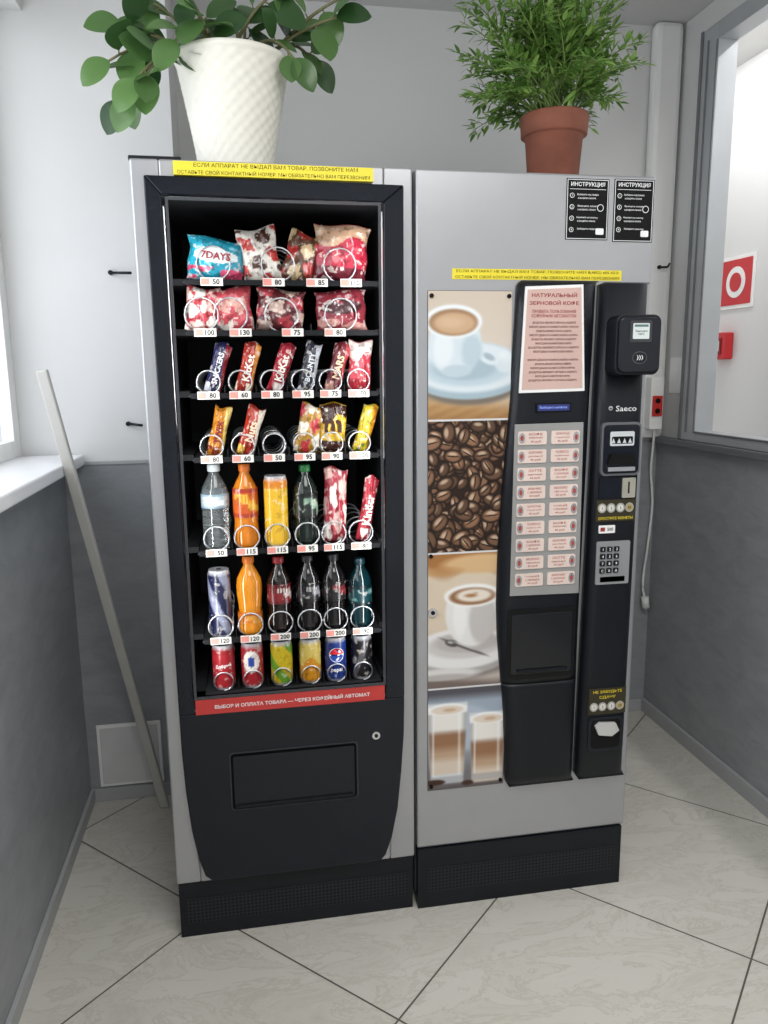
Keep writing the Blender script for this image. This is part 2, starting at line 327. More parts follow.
# ---------------------------------------------------------------- products
def H(s): return tuple(int(s[i:i+2],16)/255 for i in (0,2,4))
def pillow(w,h,t,paint,seed=0,nu=34,nv=40,crimp=.07):
    rnd=random.Random(seed); ph=[rnd.uniform(0,6) for _ in range(6)]
    b=MB(); v=[];c=[];f=[]
    for side in (-1,1):
        for j in range(nv+1):
            for i in range(nu+1):
                u=2*i/nu-1; q=2*j/nv-1
                e=max(0,1-abs(u)**2.6)**.6*max(0,1-min(1,abs(q)/(1-crimp))**3)**.6
                wr=.0016*(math.sin(9*u+ph[0]+3*q)+math.sin(7*q+ph[1]-4*u)+math.sin(15*u*q+ph[2])+.7*math.sin(22*u+5*q+ph[3])*abs(q)+.7*math.sin(19*q-9*u+ph[4])*abs(u))*e
                zz=h/2*(1+q)
                xx=w/2*u*(1-.07*(1-abs(q)**2))*(1+.04*math.sin(5*q+ph[5])) 
                if j in(0,nv): zz+=(.0018 if i%2 else -.0)
                if q>0: zz+=h*.035*math.sin(3*u+ph[4])*q
                v.append((xx,side*(t/2*e)+wr,zz)); c.append(paint(u,q,side))
    B=(nu+1)*(nv+1)
    for s in (0,1):
        for j in range(nv):
            for i in range(nu):
                a=s*B+j*(nu+1)+i; q=(a,a+1,a+nu+2,a+nu+1); f.append(q if s==0 else q[::-1])
    b.add(v,f,WRAP,True,c); return b
def P(base,c2,c3,style,seed=0):
    rnd=random.Random(seed); base,c2,c3=H(base),H(c2),H(c3); a=[rnd.uniform(0,6) for _ in range(4)]
    def fn(u,v,side=0):
        if abs(v)>.9: return tuple(x*.85 for x in base)
        n=math.sin(3.1*u+a[0]+2*v)*math.sin(4*v+a[1]-u)+.3*math.sin(9*u+a[2])*math.sin(11*v+a[3])
        if style=="bag":
            if (u*.95)**2+((v-.15)/.42)**2<.6: return c2 if n<.75 else base
            if v<-.35 and n>.1: return c3
        if style=="bar":
            if u*1.1+v*.35>.62: return c3
            if v<-.55 and n>0: return c2
        if style=="swirl":
            if n>.35: return c2
            if n<-.4: return c3
        if style=="split":
            if v>.35+.2*math.sin(3*u): return c2
            if v<-.45: return c3
        return base
    return fn
def place(b,name,x,y,z,label,cat,group,ry=0,rz=0,rx=0):
    o=b.obj(name,None,label=label,cat=cat,group=group,origin=(0,0,0),recalc=False)
    o.location=(x,y,z); o.rotation_euler=Euler((rx,ry,rz)); return o
Y0=.132
def bag(x,r,w,h,t,pal,lab,ry=0,seed=1,name="snack_bag",txt=None,group="snack bags on the trays"):
    b=pillow(w,h,t,P(*pal,seed=seed),seed)
    if txt: 
        for ln in (txt if isinstance(txt,list) else [txt]):
            tt,fz,colr,fw,rot=ln; b.text(tt,0,h*fz,-t/2-.0035,M("ink_"+colr,tuple(int(k*255) for k in H(colr)),.5),w=(h if rot else w)*fw,bold=.03,rot=rot)
    return place(b,name,x,Y0,rows[r]+.003,lab,"snack",group,ry=ry)
q=math.pi/2
# row 1
bag(-.446,0,.132,.100,.055,("2393ac","e4f0f2","c8456a","bag"),"turquoise snack bag with white and pink print",.12,1,txt=("7DAYS",.56,"8c2a34",.5,0))
bag(-.330,0,.092,.126,.045,("e0dbd2","4a2e24","b23a35","swirl"),"white and brown croissant bag",-.16,2)
bag(-.262,0,.078,.120,.045,("5a3a2a","c9b088","a52f2b","swirl"),"brown and cream pastry bag",.30,33)
bag(-.156,0,.134,.136,.055,("a82a3e","c09c80","6a2430","split"),"red and cream pastry bag",.09,4)
# row 2
bag(-.480,1,.078,.104,.045,("aa3440","e4bcb4","e8e2da","swirl"),"red snack bag with pale print",.09,5)
bag(-.402,1,.090,.104,.045,("b84650","d49c92","e6dcd4","bag"),"pink and red snack bag",-.08,6)
bag(-.300,1,.116,.102,.045,("5a2428","b89c90","a83842","swirl"),"dark brown and red biscuit bag",.07,7)
bag(-.150,1,.126,.100,.045,("7c2a35","3d1d22","c08c84","bag"),"dark red snack bag",-.04,8)
# row 3 candy bars
R3=[("262a52","d8dbe6","8a2431","bar","dark blue wrapped chocolate bar",("SNICKERS",.5,"cfcfd6",.6,q)),("a8352a","f0ddc8","d08a3c","bar","red and cream chocolate bar",("KitKat",.5,"eadfd4",.5,q)),("a72a3a","efe5e0","7a1c28","bar","red wrapped chocolate bar",("KitKat",.5,"eadfd4",.5,q)),("30313c","d9dbe0","a8acb4","bar","black and silver chocolate bar",("BOUNTY",.5,"cfd3da",.55,q)),("6a2730","d9a99a","a5393f","bar","brown and red chocolate bar",("MARS",.5,"d8b898",.45,q)),("b83e4a","e1d3cc","9b2732","split","red and white wafer pack",None)]
for k,(a,c,d,s_,lab,tx) in enumerate(R3):
    bag(c6[k]+.004,2,.040 if k<5 else .058,.126,.028,(a,c,d,s_),lab,[.3,.26,.34,.24,.28,.06][k],20+k,"candy_bar",txt=tx,group="chocolate bars on the trays")
R4=[("c07a1e","7a2f1c","e1c56a","bar","orange and brown chocolate bar",.040,.25,("TWIX",.5,"7a1c1c",.45,q)),("b03828","e3b34a","e3d7c8","bar","red and yellow chocolate bar",.042,.30,("Nuts",.5,"ead6b8",.4,q)),None,("b0842c","e2dacb","b8323a","swirl","gold and white sweets pack",.062,.22,None),("cca41c","3a1d14","3a1d14","split","yellow and brown sweets bag",.070,.05,("m",.55,"3a1d14",.6,0)),("bca52a","3f5d2a","b97a1c","bar","yellow wrapped snack bar",.040,.28,None)]
for k,t in enumerate(R4):
    if t is None: continue
    a,c,d,s_,lab,w_,ry,tx=t
    bag(c6[k]+.002,3,w_,.126,.030,(a,c,d,s_),lab,ry,40+k,"candy_bar" if w_<.06 else "snack_bag",txt=tx,group="chocolate bars on the trays")
# bottles
def bottle(x,r,h,rad,liquid,lab_c,cap,label,labz=(.30,.62),trans=.0,txt=None,waist=.0,ribs=0):
    z=rows[r]+.003
    prof=[(rad*.55,0),(rad*.93,.004),(rad,.012)]
    kp_=[(.12,1),(.2,1-waist*.3),(.33,1-waist),(.45,1-waist*.3),(.55,1),(.64,1)]
    if ribs:
        for k in range(28):
            t=.08+.58*k/27; prof.append((rad*(1-.045*(1-abs(math.sin(k*math.pi/3.5)))),h*t))
    else: prof+=[(rad*b_,h*a_) for a_,b_ in kp_]
    prof+=[(rad*.93,h*.72),(rad*.68,h*.80),(rad*.40,h*.88),(rad*.37,h*.92)]
    b=MB(); b.lathe(0,0,prof,M("drink_"+liquid,tuple(int(k*255) for k in H(liquid)),.12,0,.15,40,trans=trans,coat=.3),n=24)
    o=b.obj("drink_bottle",None,label=label,cat="bottle",group="bottles on the trays",origin=(0,0,0)); 
    b=MB(); b.lathe(0,0,[(rad*.44,h*.915),(rad*.46,h*.92),(rad*.46,h*.985),(rad*.40,h)],M("cap_"+cap,tuple(int(k*255) for k in H(cap)),.4),n=20); b.obj("cap",o)
    l1,l2,l3=H(lab_c[0]),H(lab_c[1]),H(lab_c[2])
    def cf(a,zz):
        m=(zz/h-labz[0])/(labz[1]-labz[0]); qq=math.sin(a*2+zz*90)+.4*math.sin(a*7-m*9)
        if m<.12 or m>.88: return l3
        return l2 if qq>.45 and .2<m<.8 else l1
    n=18; pr=[(rad*(1-waist*.35)+.0008,h*(labz[0]+(labz[1]-labz[0])*k/n)) for k in range(n+1)]
    b=MB(); b.lathe(0,0,pr,CANM,n=48,col=cf,cap=False)
    b.obj("label",o)
    o.location=(x,Y0+.006,z); return o
bottle(c6[0],4,.210,.033,"c2cccf",("a0b0b8","ccd4d8","8098a8"),"c0cace","clear ribbed plastic water bottle with narrow label",labz=(.50,.66),trans=.9,ribs=1)
bottle(c6[1],4,.208,.031,"c4721a",("bc521a","d6a93a","9c311e"),"cc6a1a","orange soda bottle with orange label",labz=(.38,.72),waist=.08)
bottle(c6[3],4,.202,.031,"121e1a",("1a2824","7c9884","0d1211"),"1a6832","dark soda bottle with green cap",labz=(.35,.66),waist=.07)
bag(c6[4]+.004,4,.060,.195,.040,("962c38","c8a09a","e0d6ce","swirl"),"tall red crisps packet",.04,60)
bag(c6[5]+.006,4,.036,.172,.026,("a42a38","f2e4dc","7b1a24","bar"),"tall red wrapped snack stick",.18,61,"candy_bar",group="chocolate bars on the trays",txt=("Kinder",.5,"e0d5cc",.45,q))
bottle(c6[1],5,.200,.032,"cc801c",("c4701a","d4943a","bc561a"),"cc6c1c","orange juice bottle with wide grip",labz=(.12,.30),waist=.14)
bottle(c6[2],5,.195,.031,"140b0a",("741a20","b8a8a4","58141a"),"84191f","cola bottle with red label",labz=(.40,.66),waist=.08)
bottle(c6[3],5,.195,.031,"0d0b0c",("1c1c20","88888c","0c0c0e"),"17171c","dark soda bottle with black label",labz=(.40,.66),waist=.08)
bottle(c6[4],5,.195,.031,"0d0b0d",("131317","70242a","0c0c0e"),"101014","dark cola bottle with black and red label",labz=(.40,.66),waist=.08)
bottle(c6[5],5,.180,.030,"072429",("0c343a","507c78","071e22"),"0a2e35","dark teal plastic drink bottle",labz=(.35,.62))
def can(x,r,h,rad,cf,label,txt=None,tcol=None,logo=False):
    z=rows[r]+.003
    def c(a,zz):
        m=zz/h
        if m<.03 or m>.965: return (.72,.73,.75)
        return cf(a,m)
    pr=[(rad*.8,0),(rad*.86,.002),(rad,.010)]+[(rad,.010+(h-.024)*k/24) for k in range(1,25)]+[(rad*.88,h-.003),(rad*.88,h),(rad*.84,h-.002),(rad*.4,h-.003)]
    b=MB(); b.lathe(0,0,pr,CANM,n=56,col=c)
    if txt: b.text(txt,0,h*.55,0,tcol or WINK,w=rad*1.5,bold=.02,wrap=rad+.001,rot=.12)
    if logo:
        R=rad*.62
        for cc,za,zb in (((200,40,50),.12,1),((240,240,245),-1,1),((40,80,170),-1,-.12)):
            e=.0012 if cc[0]==240 else .0018; k=1.12 if cc[0]==240 else 1
            vs=[]
            for i in range(28):
                t=2*math.pi*i/28; Z=max(za*R*k,min(zb*R*k,R*k*math.sin(t))); lim=math.sqrt(max(0,(R*k)**2-Z*Z)); X=max(-lim,min(lim,R*k*math.cos(t)))
                vs.append(((rad+e)*math.sin(X/rad),-(rad+e)*math.cos(X/rad),h*.62+Z))
            b.add(vs,[tuple(range(28))],M("logo_%d"%cc[0],cc,.4))
        b.text("pepsi",0,h*.27,0,WINK,w=rad*1.1,bold=.02,wrap=rad+.001)
    o=b.obj("drink_can",None,label=label,cat="can",group="cans on the trays",origin=(0,0,0))
    t=MB(); t.ell(0,0,.006,.009,h-.0015,h,CHROME,14); t.v=[(a0,c0_,b0) for a0,b0,c0_ in t.v]; t.obj("pull_tab",o)
    o.location=(x,Y0,z); return o
can(c6[2],4,.178,.029,lambda a,m: H("d8ac28") if m<.82 else H("cc7d1e"),"tall slim yellow drink can")
can(c6[0],5,.172,.028,lambda a,m:(.08,.10,.23) if math.sin(a*3+m*9)>-.3 else (.5,.52,.6),"tall dark blue and silver energy drink can")
red=H("9c242c")
can(c6[0]+.001,6,.118,.028,lambda a,m:red if m<.8 else H("8c1a20"),"red soda can with white lettering","Добрый")
can(c6[1],6,.118,.028,lambda a,m: ((.9,.88,.85) if ((a-4.6)/.55)**2+((m-.6)/.2)**2>.35 else H("2b4a9a")) if ((a-4.6)/.8)**2+((m-.6)/.25)**2<1 else red,"red soda can with white round emblem")
can(c6[2],6,.118,.028,lambda a,m: H("bca61f") if math.sin(a*2+m*7)>-.5 else H("5c8f2a"),"yellow and green soda can")
can(c6[3],6,.118,.028,lambda a,m: H("c0841d") if m<.5+.1*math.sin(a*3) else H("c6b05a"),"yellow and orange drink can")
can(c6[4],6,.118,.028,lambda a,m: H("183276"),"blue soda can with round emblem",logo=True)
can(c6[5],6,.118,.028,lambda a,m: H("17171a") if math.sin(a*3-m*5)>-.7 else H("4c4c50"),"black soda can with grey stripes")
# ================================================================ COFFEE MACHINE
cof=empty("coffee_vending_machine",(.29,.33,0),"tall silver coffee vending machine with picture strip","vending machine")
b=MB(); b.box(.003,.578,.022,.62,.03,1.83,CABM); b.obj("cabinet",cof,bevel=.003)
b=MB(); b.box(.003,.578,0,.020,.172,1.83,SILVER); cdoor=b.obj("door",cof,bevel=.005,label="silver painted front door")
b=MB(); b.box(.004,.570,-.004,.03,.0,.170,BLACKM); b.box(.03,.55,-.0055,-.0035,.045,.115,PERF); b.obj("plinth",cof,label="black perforated metal plinth")
# --- picture strip
nx,nz=134,826; x0,x1,zt,zb_=.031,.231,1.569,.334
U,V=np.meshgrid(np.linspace(0,100,nx),np.linspace(0,618,nz))
def smooth(a): return np.clip(a,0,1)
img=np.zeros((nz,nx,3))
def fill(mask,col):
    global img
    col=np.array(col)/255.0
    img=img*(1-mask[...,None])+col*mask[...,None]
def el(cx,cy,rx,ry,soft=6,rot=0):
    c,s=math.cos(rot),math.sin(rot); a=((U-cx)*c+(V-cy)*s)/rx; d=(-(U-cx)*s+(V-cy)*c)/ry
    r=np.sqrt(a*a+d*d); return smooth((1-r)*min(rx,ry)/soft*3)
def save(): return img.copy()
# cup on a wide saucer, wooden table
img[:]=np.array([212,200,186])/255
fill(smooth((60-V)/60)*.5,(200,184,164))
g=smooth((V-108-U*.10)/22); fill(g,(174,134,88)); n=np.sin(U*.22+V*.55)*.5+.5; fill(g*n*.45,(204,168,116)); fill(smooth((V-130)/20)*.5,(132,92,54))
fill(el(50,98,74,34,14),(122,112,100)); fill(el(48,90,76,34),(166,186,196)); fill(el(48,86,74,31,12),(218,227,232)); fill(el(46,88,58,22,14),(190,207,216)); fill(el(44,87,44,16,14),(168,188,198)); fill(el(92,80,14,14,10)*.5,(236,240,242))
fill(el(72,74,16,9,rot=.45),(218,228,233)); fill(el(73,74,9.5,4.5,rot=.45),(166,182,190))
fill(el(32,60,34,38,12)*(V>36),(213,224,230)); fill(el(18,64,14,26,14)*(V>45)*.7,(234,239,242)); fill(el(52,68,15,24,16)*(V>48)*.6,(172,192,202)); fill(el(34,90,20,8),(192,207,215)); fill(el(30,34,36,20),(234,239,241)); fill(el(30,35,31,16),(160,124,92)); fill(el(31,36,28.5,13.6,10),(202,168,134)); fill(el(27,35,20,8,14)*.6,(218,190,158))
p1=save()
# beans
img[:]=np.array([44,28,20])/255
rr=random.Random(3)
for k in range(230):
    cx,cy=rr.uniform(-5,105),rr.uniform(140,315); ro=rr.uniform(0,3.14); s_=rr.uniform(.9,1.3); w=rr.random()
    base=(88+56*w,64+42*w,48+32*w)
    fill(el(cx,cy,11.5*s_,8.0*s_,3,ro),(30,19,13)); fill(el(cx,cy,10.3*s_,6.8*s_,8,ro),base)
    dx,dy=-math.sin(ro)*2.6,math.cos(ro)*2.6
    fill(el(cx-abs(dx),cy-abs(dy),6.5*s_,2.8*s_,5,ro)*.75,(216,192,166))
    if w>.35: fill(el(cx,cy,8.8*s_,1.0,1.2,ro),(26,16,10))
p2=save()
# cappuccino on two saucers
img[:]=np.array([214,198,176])/255
fill(smooth((336-V+8*np.sin(U*.08))/16),(166,114,66)); fill(el(70,322,60,14,12),(214,178,132)); fill(el(20,330,30,8,9)*.6,(192,144,94)); fill(smooth((V-400)/60)*.7,(184,176,170))
fill(smooth((V-466-(U-50)*.10)/10),(118,104,98))
fill(el(48,442,72,30,16),(136,128,124)); fill(el(44,436,70,30),(172,167,164)); fill(el(44,430,68,28,9),(230,228,226)); fill(el(46,426,54,19,12),(204,200,197)); fill(el(50,422,46,15,10),(186,180,176)); fill(el(56,384,36,46,10)*(V>362),(228,226,223)); fill(el(70,394,20,36,14)*(V>372)*.6,(174,168,164)); fill(el(40,388,10,34,10)*(V>372)*.6,(243,242,240))
fill(el(96,382,10,12),(216,212,207)); fill(el(56,362,38,16),(241,240,238)); fill(el(56,363,32,12),(146,104,72)); fill(el(58,362,26,9.5,8),(230,220,206)); fill(el(54,362,11,3.2),(164,118,82)); fill(el(60,359,5,1.6),(172,128,92))
fill(el(46,428,40,2.6,3,.42),(92,86,84)); fill(el(30,422,10,5,4,.3),(80,74,72)); fill(el(46,426.5,30,1.0,2,.42),(222,222,222)); fill(el(28,421,5,1.6,2,.3),(196,196,196))
fill(el(20,462,54,9,9),(218,215,212)); fill(el(20,466,44,5,6),(182,176,172))
p3=save()
# latte glasses
img[:]=np.array([158,170,184])/255
fill(smooth((V-556)/40),(118,116,120)); fill(smooth((500-V)/12),(84,82,88)); fill(el(50,536,40,34,20)*.6,(190,200,212))
for cx,top,w_ in ((25,500,27),(78,516,25)):
    def gl(v0,v1): 
        ww=w_*(1-.18*(V-top)/104); return smooth((ww-np.abs(U-cx))/1.6)*smooth((V-v0)/1.6)*smooth((v1-V)/1.6)
    fill(gl(top,611),(216,218,220)); fill(gl(top+4,top+40),(238,234,227)); fill(smooth((V-top-36)/8)*gl(top+34,top+96),(152,112,82)); fill(smooth((V-top-56)/12)*gl(top+54,top+96),(190,160,132)); fill(smooth((V-top-72)/10)*gl(top+70,top+98),(220,204,186)); fill(el(cx,top+9,w_*.99,8.5,3),(246,246,245)); fill(el(cx,top+10,w_*.86,6.4,4),(228,214,198)); fill(el(cx+3,top+10,w_*.4,3,4),(206,176,146))
    fill(smooth((1.6-np.abs(U-cx+w_*.68))/1)*gl(top+12,600)*.7,(252,252,252)); fill(smooth((2.4-np.abs(U-cx-w_*.58))/1.5)*gl(top+14,600)*.5,(250,250,250)); fill(smooth((np.abs(U-cx)-w_*.66)/6)*gl(top+14,606)*.5,(120,120,126)); fill(gl(600,611)*.6,(160,162,166))
fill(smooth((V-611)/4)*.7,(90,80,78)); fill(el(8,608,16,4.5,3),(66,46,34)); fill(el(52,612,9,4,3),(66,46,34))
p4=save()
for pp,nb in ((p1,3),(p3,3),(p4,3)):
    for _ in range(nb):
        pp[1:-1,1:-1]=(pp[:-2,1:-1]+pp[2:,1:-1]+pp[1:-1,:-2]+pp[1:-1,2:]+2*pp[1:-1,1:-1])/6
img=np.where((V<147)[...,None],p1,np.where((V<307)[...,None],p2,np.where((V<481)[...,None],p3,p4)))
for vb in (147,307,481): 
    m=(np.abs(V-vb)<1.2).astype(float); fill(m,(215,215,215))
img=np.clip(img,0,1)
b=MB(); b.box(.0305,.2315,-.0030,0,.333,1.570,M("panel_edge",(60,60,62),.5))
vv=[(x0+(x1-x0)*u/100,-.0034,zt+(zb_-zt)*v/618) for v,u in zip(V.ravel(),U.ravel())]
ff=[(j*nx+i,(j+1)*nx+i,(j+1)*nx+i+1,j*nx+i+1) for j in range(nz-1) for i in range(nx-1)]
b.add(vv,ff,PAINT,False,[tuple(c) for c in img.reshape(-1,3)])
pic=b.obj("picture_strip",cof,label="photo strip of coffee cups and beans",recalc=False)
for x,z in ((.039,1.558),(.223,1.558),(.039,.345),(.223,.345),(.038,.95)):
    b=MB(); b.ell(x,z,.005,.005,-.007,-.003,INK,12); b.obj("screw",pic)
b=MB(); b.ell(.042,.809,.011,.011,-.009,-.003,CHROME); b.ell(.042,.809,.005,.005,-.011,-.008,INK); b.obj("lock",cdoor,label="round chrome lock")
# --- left black column
def loft(pts,D,mat,nu=20,name="",parent=None,label=None,pw=5):
    b=MB(); v=[];n=nu+1
    for z,xl,xr,dd in pts:
        for i in range(n):
            u=.5-.5*math.cos(math.pi*i/nu); e=(1-abs(2*u-1)**pw)**.5
            y=-(D*dd)*e; k=(1.7547-D*dd)/1.7547
            v.append((( xl+(xr-xl)*u)*k-.3862*(1-k),y,z*k+1.39*(1-k)))
    f=[(j*n+i,j*n+i+1,(j+1)*n+i+1,(j+1)*n+i) for j in range(len(pts)-1) for i in range(nu)]
    f+=[tuple(range(n)),tuple((len(pts)-1)*n+i for i in range(n)),tuple([j*n for j in range(len(pts))]+[j*n+nu for j in range(len(pts)-1,-1,-1)])]
    b.add(v,f,mat,True); o=b.obj(name,parent,label=label); return o
D=.028
BLACKC=M("black_satin_plastic",(17,20,26),.32,0,.1,spec=.32)
tab=[(1.594,.254,.446,.0),(1.592,.252,.447,.7),(1.585,.250,.4475,1),(1.50,.247,.446,1),(1.40,.243,.444,1),(1.32,.239,.442,1),(1.2,.229,.441,1),(1.07,.220,.439,1),(.93,.213,.437,1),(.81,.212,.435,1),(.72,.216,.434,1),(.62,.226,.434,1),(.604,.227,.434,1)]
colm=loft(tab,D,BLACKC,name="control_column",parent=cof,label="black moulded control column",pw=8)
tab2=[(.600,.229,.434,.98),(.59,.230,.434,1.0),(.52,.236,.4335,1.03),(.42,.241,.433,1.03),(.34,.243,.432,1.0),(.325,.245,.430,.9),(.318,.249,.428,0)]
loft(tab2,D,BLACKC,name="lower_cover",parent=cof,label="black lower cover",pw=8)
tabr=[(1.592,.459,.577,0),(1.588,.457,.580,1),(1.2,.453,.579,1.0),(.8,.447,.577,1),(.45,.441,.575,1),(.325,.440,.574,1),(.318,.442,.572,0)]
payc=loft(tabr,.034,BLACKM,name="payment_column",parent=cof,label="black payment column",pw=8)
Yc=-.0288
def face(y=Yc): return MB().on(y)
# info sign
b=face(); b.prism([(.263,1.580),(.405,1.586),(.4175,1.339),(.2525,1.336)],-.032,-.0283,WHITE)
b.prism([(.268,1.573),(.400,1.579),(.4115,1.346),(.2585,1.343)],-.0325,-.0318,M("sign_pink",(208,176,166),.5))
yy=-.0329
b.text("НАТУРАЛЬНЫЙ",.334,1.562,yy,REDINK,w=.112,h=.011,bold=.02); b.text("ЗЕРНОВОЙ КОФЕ",.334,1.544,yy,REDINK,w=.122,h=.011,bold=.02)
b.text("ПРАВИЛА ПОЛЬЗОВАНИЯ\nКОФЕЙНЫМ АВТОМАТОМ",.334,1.519,yy,REDINK,w=.11,h=.018,bold=.01)
for i in range(15):
    z=1.498-i*.0095; w_=.108+.02*math.sin(i*2.3); 
    if i in (8,): continue
    b.text("ВНЕСИТЕ ДЕНЬГИ И НАЖМИТЕ КНОПКУ НАПИТКА" if i%2 else "ДОЖДИТЕСЬ ЗВУКОВОГО СИГНАЛА И ЗАБЕРИТЕ",.335,z,yy,M("sign_brown",(104,52,50),.6),w=w_,h=.0058,bold=.02)
b.obj("information_sign",colm,label="pink notice in a white frame")
b=face(); b.box(.296,.385,-.0315,-.028,1.289,1.312,INK); b.box(.300,.381,-.0322,-.0314,1.293,1.308,M("lcd_blue",(34,42,92),.3,emit=(50,66,160),es=.2)); 
b.text("Выберите напиток",.340,1.3005,-.0324,M("lcd_text",(140,160,220),.4,emit=(140,160,235),es=.4),w=.07,h=.007); b.obj("display",colm,label="small blue screen")
b=face(); b.prism([(.244,1.262),(.4185,1.264),(.422,.834),(.240,.837)],-.0315,-.028,M("panel_silver",(160,160,158),.4,.3))
sel=b.obj("selection_panel",colm,bevel=.001,label="silver panel of drink selection keys")
LP=M("key_label",(226,206,196),.5); LR=M("key_red",(168,70,62),.6)
for r_ in range(9):
    z=1.229-r_*.0440
    for c_ in range(2):
        xc=.288 if c_==0 else .372
        b=face(); b.rbox(xc-.036,xc+.036,-.0345,-.031,z-.016,z+.016,.004,LP)
        cxo=-.027 if c_==0 else .027
        b.ell(xc+cxo,z,.008,.013,-.0352,-.0344,CHROME,14); b.ell(xc+cxo,z,.004,.007,-.0356,-.0350,LR,10)
        xt=xc-cxo*.3
        b.text(["КОФЕ","КАПУЧИНО","ЛАТТЕ","МОКАЧИНО","ШОКОЛАД","ЭСПРЕССО","КОФЕ","МОЛОКО","ЧАЙ"][(r_+c_*4)%9],xt,z+.009,-.0349,LR,w=.034,h=.006,bold=.01)
        b.text(["американо","двойной","ванильный","с молоком","горячий","крепкий","с молоком","тёплое","с лимоном"][(r_+c_*4)%9],xt,z+.000,-.0349,LR,w=.036,h=.005,bold=0)
        b.text(str([45,45,50,50,40,40,45,35,30][r_])+" руб",xt,z-.009,-.0349,LR,w=.026,h=.006,bold=.01)
        b.obj("selection_key",sel,label="pale drink key with red lettering")
# cup door
b=face(); b.rbox(.236,.414,-.0315,-.0285,.614,.800,.010,M("recess_black",(7,7,8),.35,spec=.3)); b.rbox(.245,.406,-.0335,-.0312,.630,.788,.006,M("smoked_flap",(20,22,27),.12,0,.1,spec=.5)); b.rbox(.262,.396,-.040,-.0330,.634,.642,.003,BLACKM)
b.obj("cup_door",colm,label="smoked flap over the cup outlet",bevel=.001)
# instruction stickers
for x0_,x1_,zt_,zb2 in ((.357,.461,1.820,1.686),(.474,.574,1.822,1.683)):
    b=MB(); b.box(x0_,x1_,-.0012,0,zb2,zt_,INK); b.ring(x0_+.002,x1_-.002,-.0016,-.0011,zb2+.002,zt_-.002,.0013,WINK)
    xc=(x0_+x1_)/2; w_=x1_-x0_; b.text("ИНСТРУКЦИЯ",xc,zt_-.013,-.0017,WINK,w=w_*.80,h=.011,bold=.02)
    b.box(x0_+.008,x1_-.008,-.0016,-.0011,zt_-.0235,zt_-.0225,WINK)
    for k in range(4):
        z=zt_-.037-k*.025; b.ell(x0_+.014,z,.0055,.0055,-.0016,-.0011,WINK,14); b.ell(x0_+.014,z,.0042,.0042,-.0019,-.0015,INK,14); b.text(str(k+1),x0_+.014,z,-.0021,WINK,h=.005)
        b.text(["Выберите код товара","Внесите оплату","Нажмите на кнопку","Заберите покупку"][k],xc+.002 if k%2 else xc,z+.002,-.0017,WINK,w=w_*.5,h=.005)
        if k<3: b.text("и дождитесь сигнала",xc-.002,z-.006,-.0017,WINK,w=w_*.42,h=.004)
    b.rbox(x1_-.030,x1_-.010,-.0016,-.0011,zb2+.012,zb2+.026,.003,WINK)
    b.ell(x1_-.02,(zt_+zb2)/2+.004,.008,.008,-.0016,-.0011,WINK,18); b.ell(x1_-.02,(zt_+zb2)/2+.004,.0065,.0065,-.0019,-.0015,INK,18)
    b.obj("instruction_sticker",cdoor,label="black instruction sticker with white lettering")
b=MB(); b.box(.088,.501,-.0012,0,1.5950,1.6185,YEL); b.text("ЕСЛИ АППАРАТ НЕ ВЫДАЛ ВАМ ТОВАР, ПОЗВОНИТЕ НАМ 8(4852) 605-42-0",.295,1.6123,-.0016,INK,w=.395,h=.0078,bold=0)
b.text("ОСТАВЬТЕ СВОЙ КОНТАКТНЫЙ НОМЕР. МЫ ОБЯЗАТЕЛЬНО ВАМ ПЕРЕЗВОНИМ",.295,1.6012,-.0016,INK,w=.40,h=.0078,bold=0); b.obj("yellow_notice",cdoor,label="yellow sticker with two lines of black lettering")
# payment column parts
Yp=-.0345
def pf(): return MB().on(Yp)
b=MB(); b.rbox(.452,.563,-.085,-.034,1.376,1.512,.018,BLACKM)
b.rbox(.457,.558,-.091,-.084,1.382,1.506,.016,BLACK); tr=b.obj("card_terminal",payc,bevel=.002,label="black card payment terminal")
b=MB(); b.rbox(.482,.536,-.0925,-.0905,1.450,1.498,.003,M("term_frame",(52,54,58),.3)); b.rbox(.489,.529,-.0935,-.092,1.457,1.492,.002,M("screen_white",(196,204,202),.3,emit=(205,215,212),es=.25)); b.box(.492,.526,-.0938,-.0934,1.484,1.489,M("screen_grey",(90,120,116),.4)); b.text("Приложите\nкарту",.509,1.471,-.0939,INK,w=.030,h=.012); b.obj("screen",tr)
b=MB(); b.ell(.509,1.415,.018,.014,-.0915,-.0908,M("nfc_ring",(90,92,96),.4)); b.ell(.509,1.415,.0165,.0125,-.0919,-.0913,BLACKM); b.text(")))",.509,1.415,-.0922,WINK,w=.016,h=.012); b.obj("contactless_mark",tr)
b=pf(); b.text("Saeco",.529,1.295,-.0352,WINK,w=.054,h=.0135,bold=.005); b.ell(.4885,1.296,.0055,.0055,-.0352,-.034,M("emblem_grey",(170,172,175),.4),18); b.prism([(.4845,1.2935),(.4925,1.2935),(.491,1.2965),(.486,1.2965)],-.0356,-.035,BLACKM); b.obj("maker_lettering",payc)
b=pf(); b.rbox(.464,.567,-.044,-.033,1.131,1.262,.012,M("bezel_grey",(120,122,125),.35,.6)); b.rbox(.469,.562,-.047,-.043,1.137,1.256,.010,BLACK)
b.prism([(.478,1.160),(.553,1.160),(.545,1.185),(.486,1.185)],-.054,-.046,INK); b.rbox(.484,.547,-.049,-.0465,1.205,1.240,.004,M("note_mark",(205,210,212),.4)); b.rbox(.488,.543,-.0493,-.0488,1.210,1.228,.003,INK)
for k in range(4): b.prism([(.487+k*.0145,1.212),(.497+k*.0145,1.212),(.492+k*.0145,1.224)],-.0497,-.0492,MATS["note_mark"])
b.rbox(.480,.551,-.052,-.0465,1.143,1.153,.002,CHROME)
b.obj("note_acceptor",payc,bevel=.001,label="black banknote acceptor in grey surround")
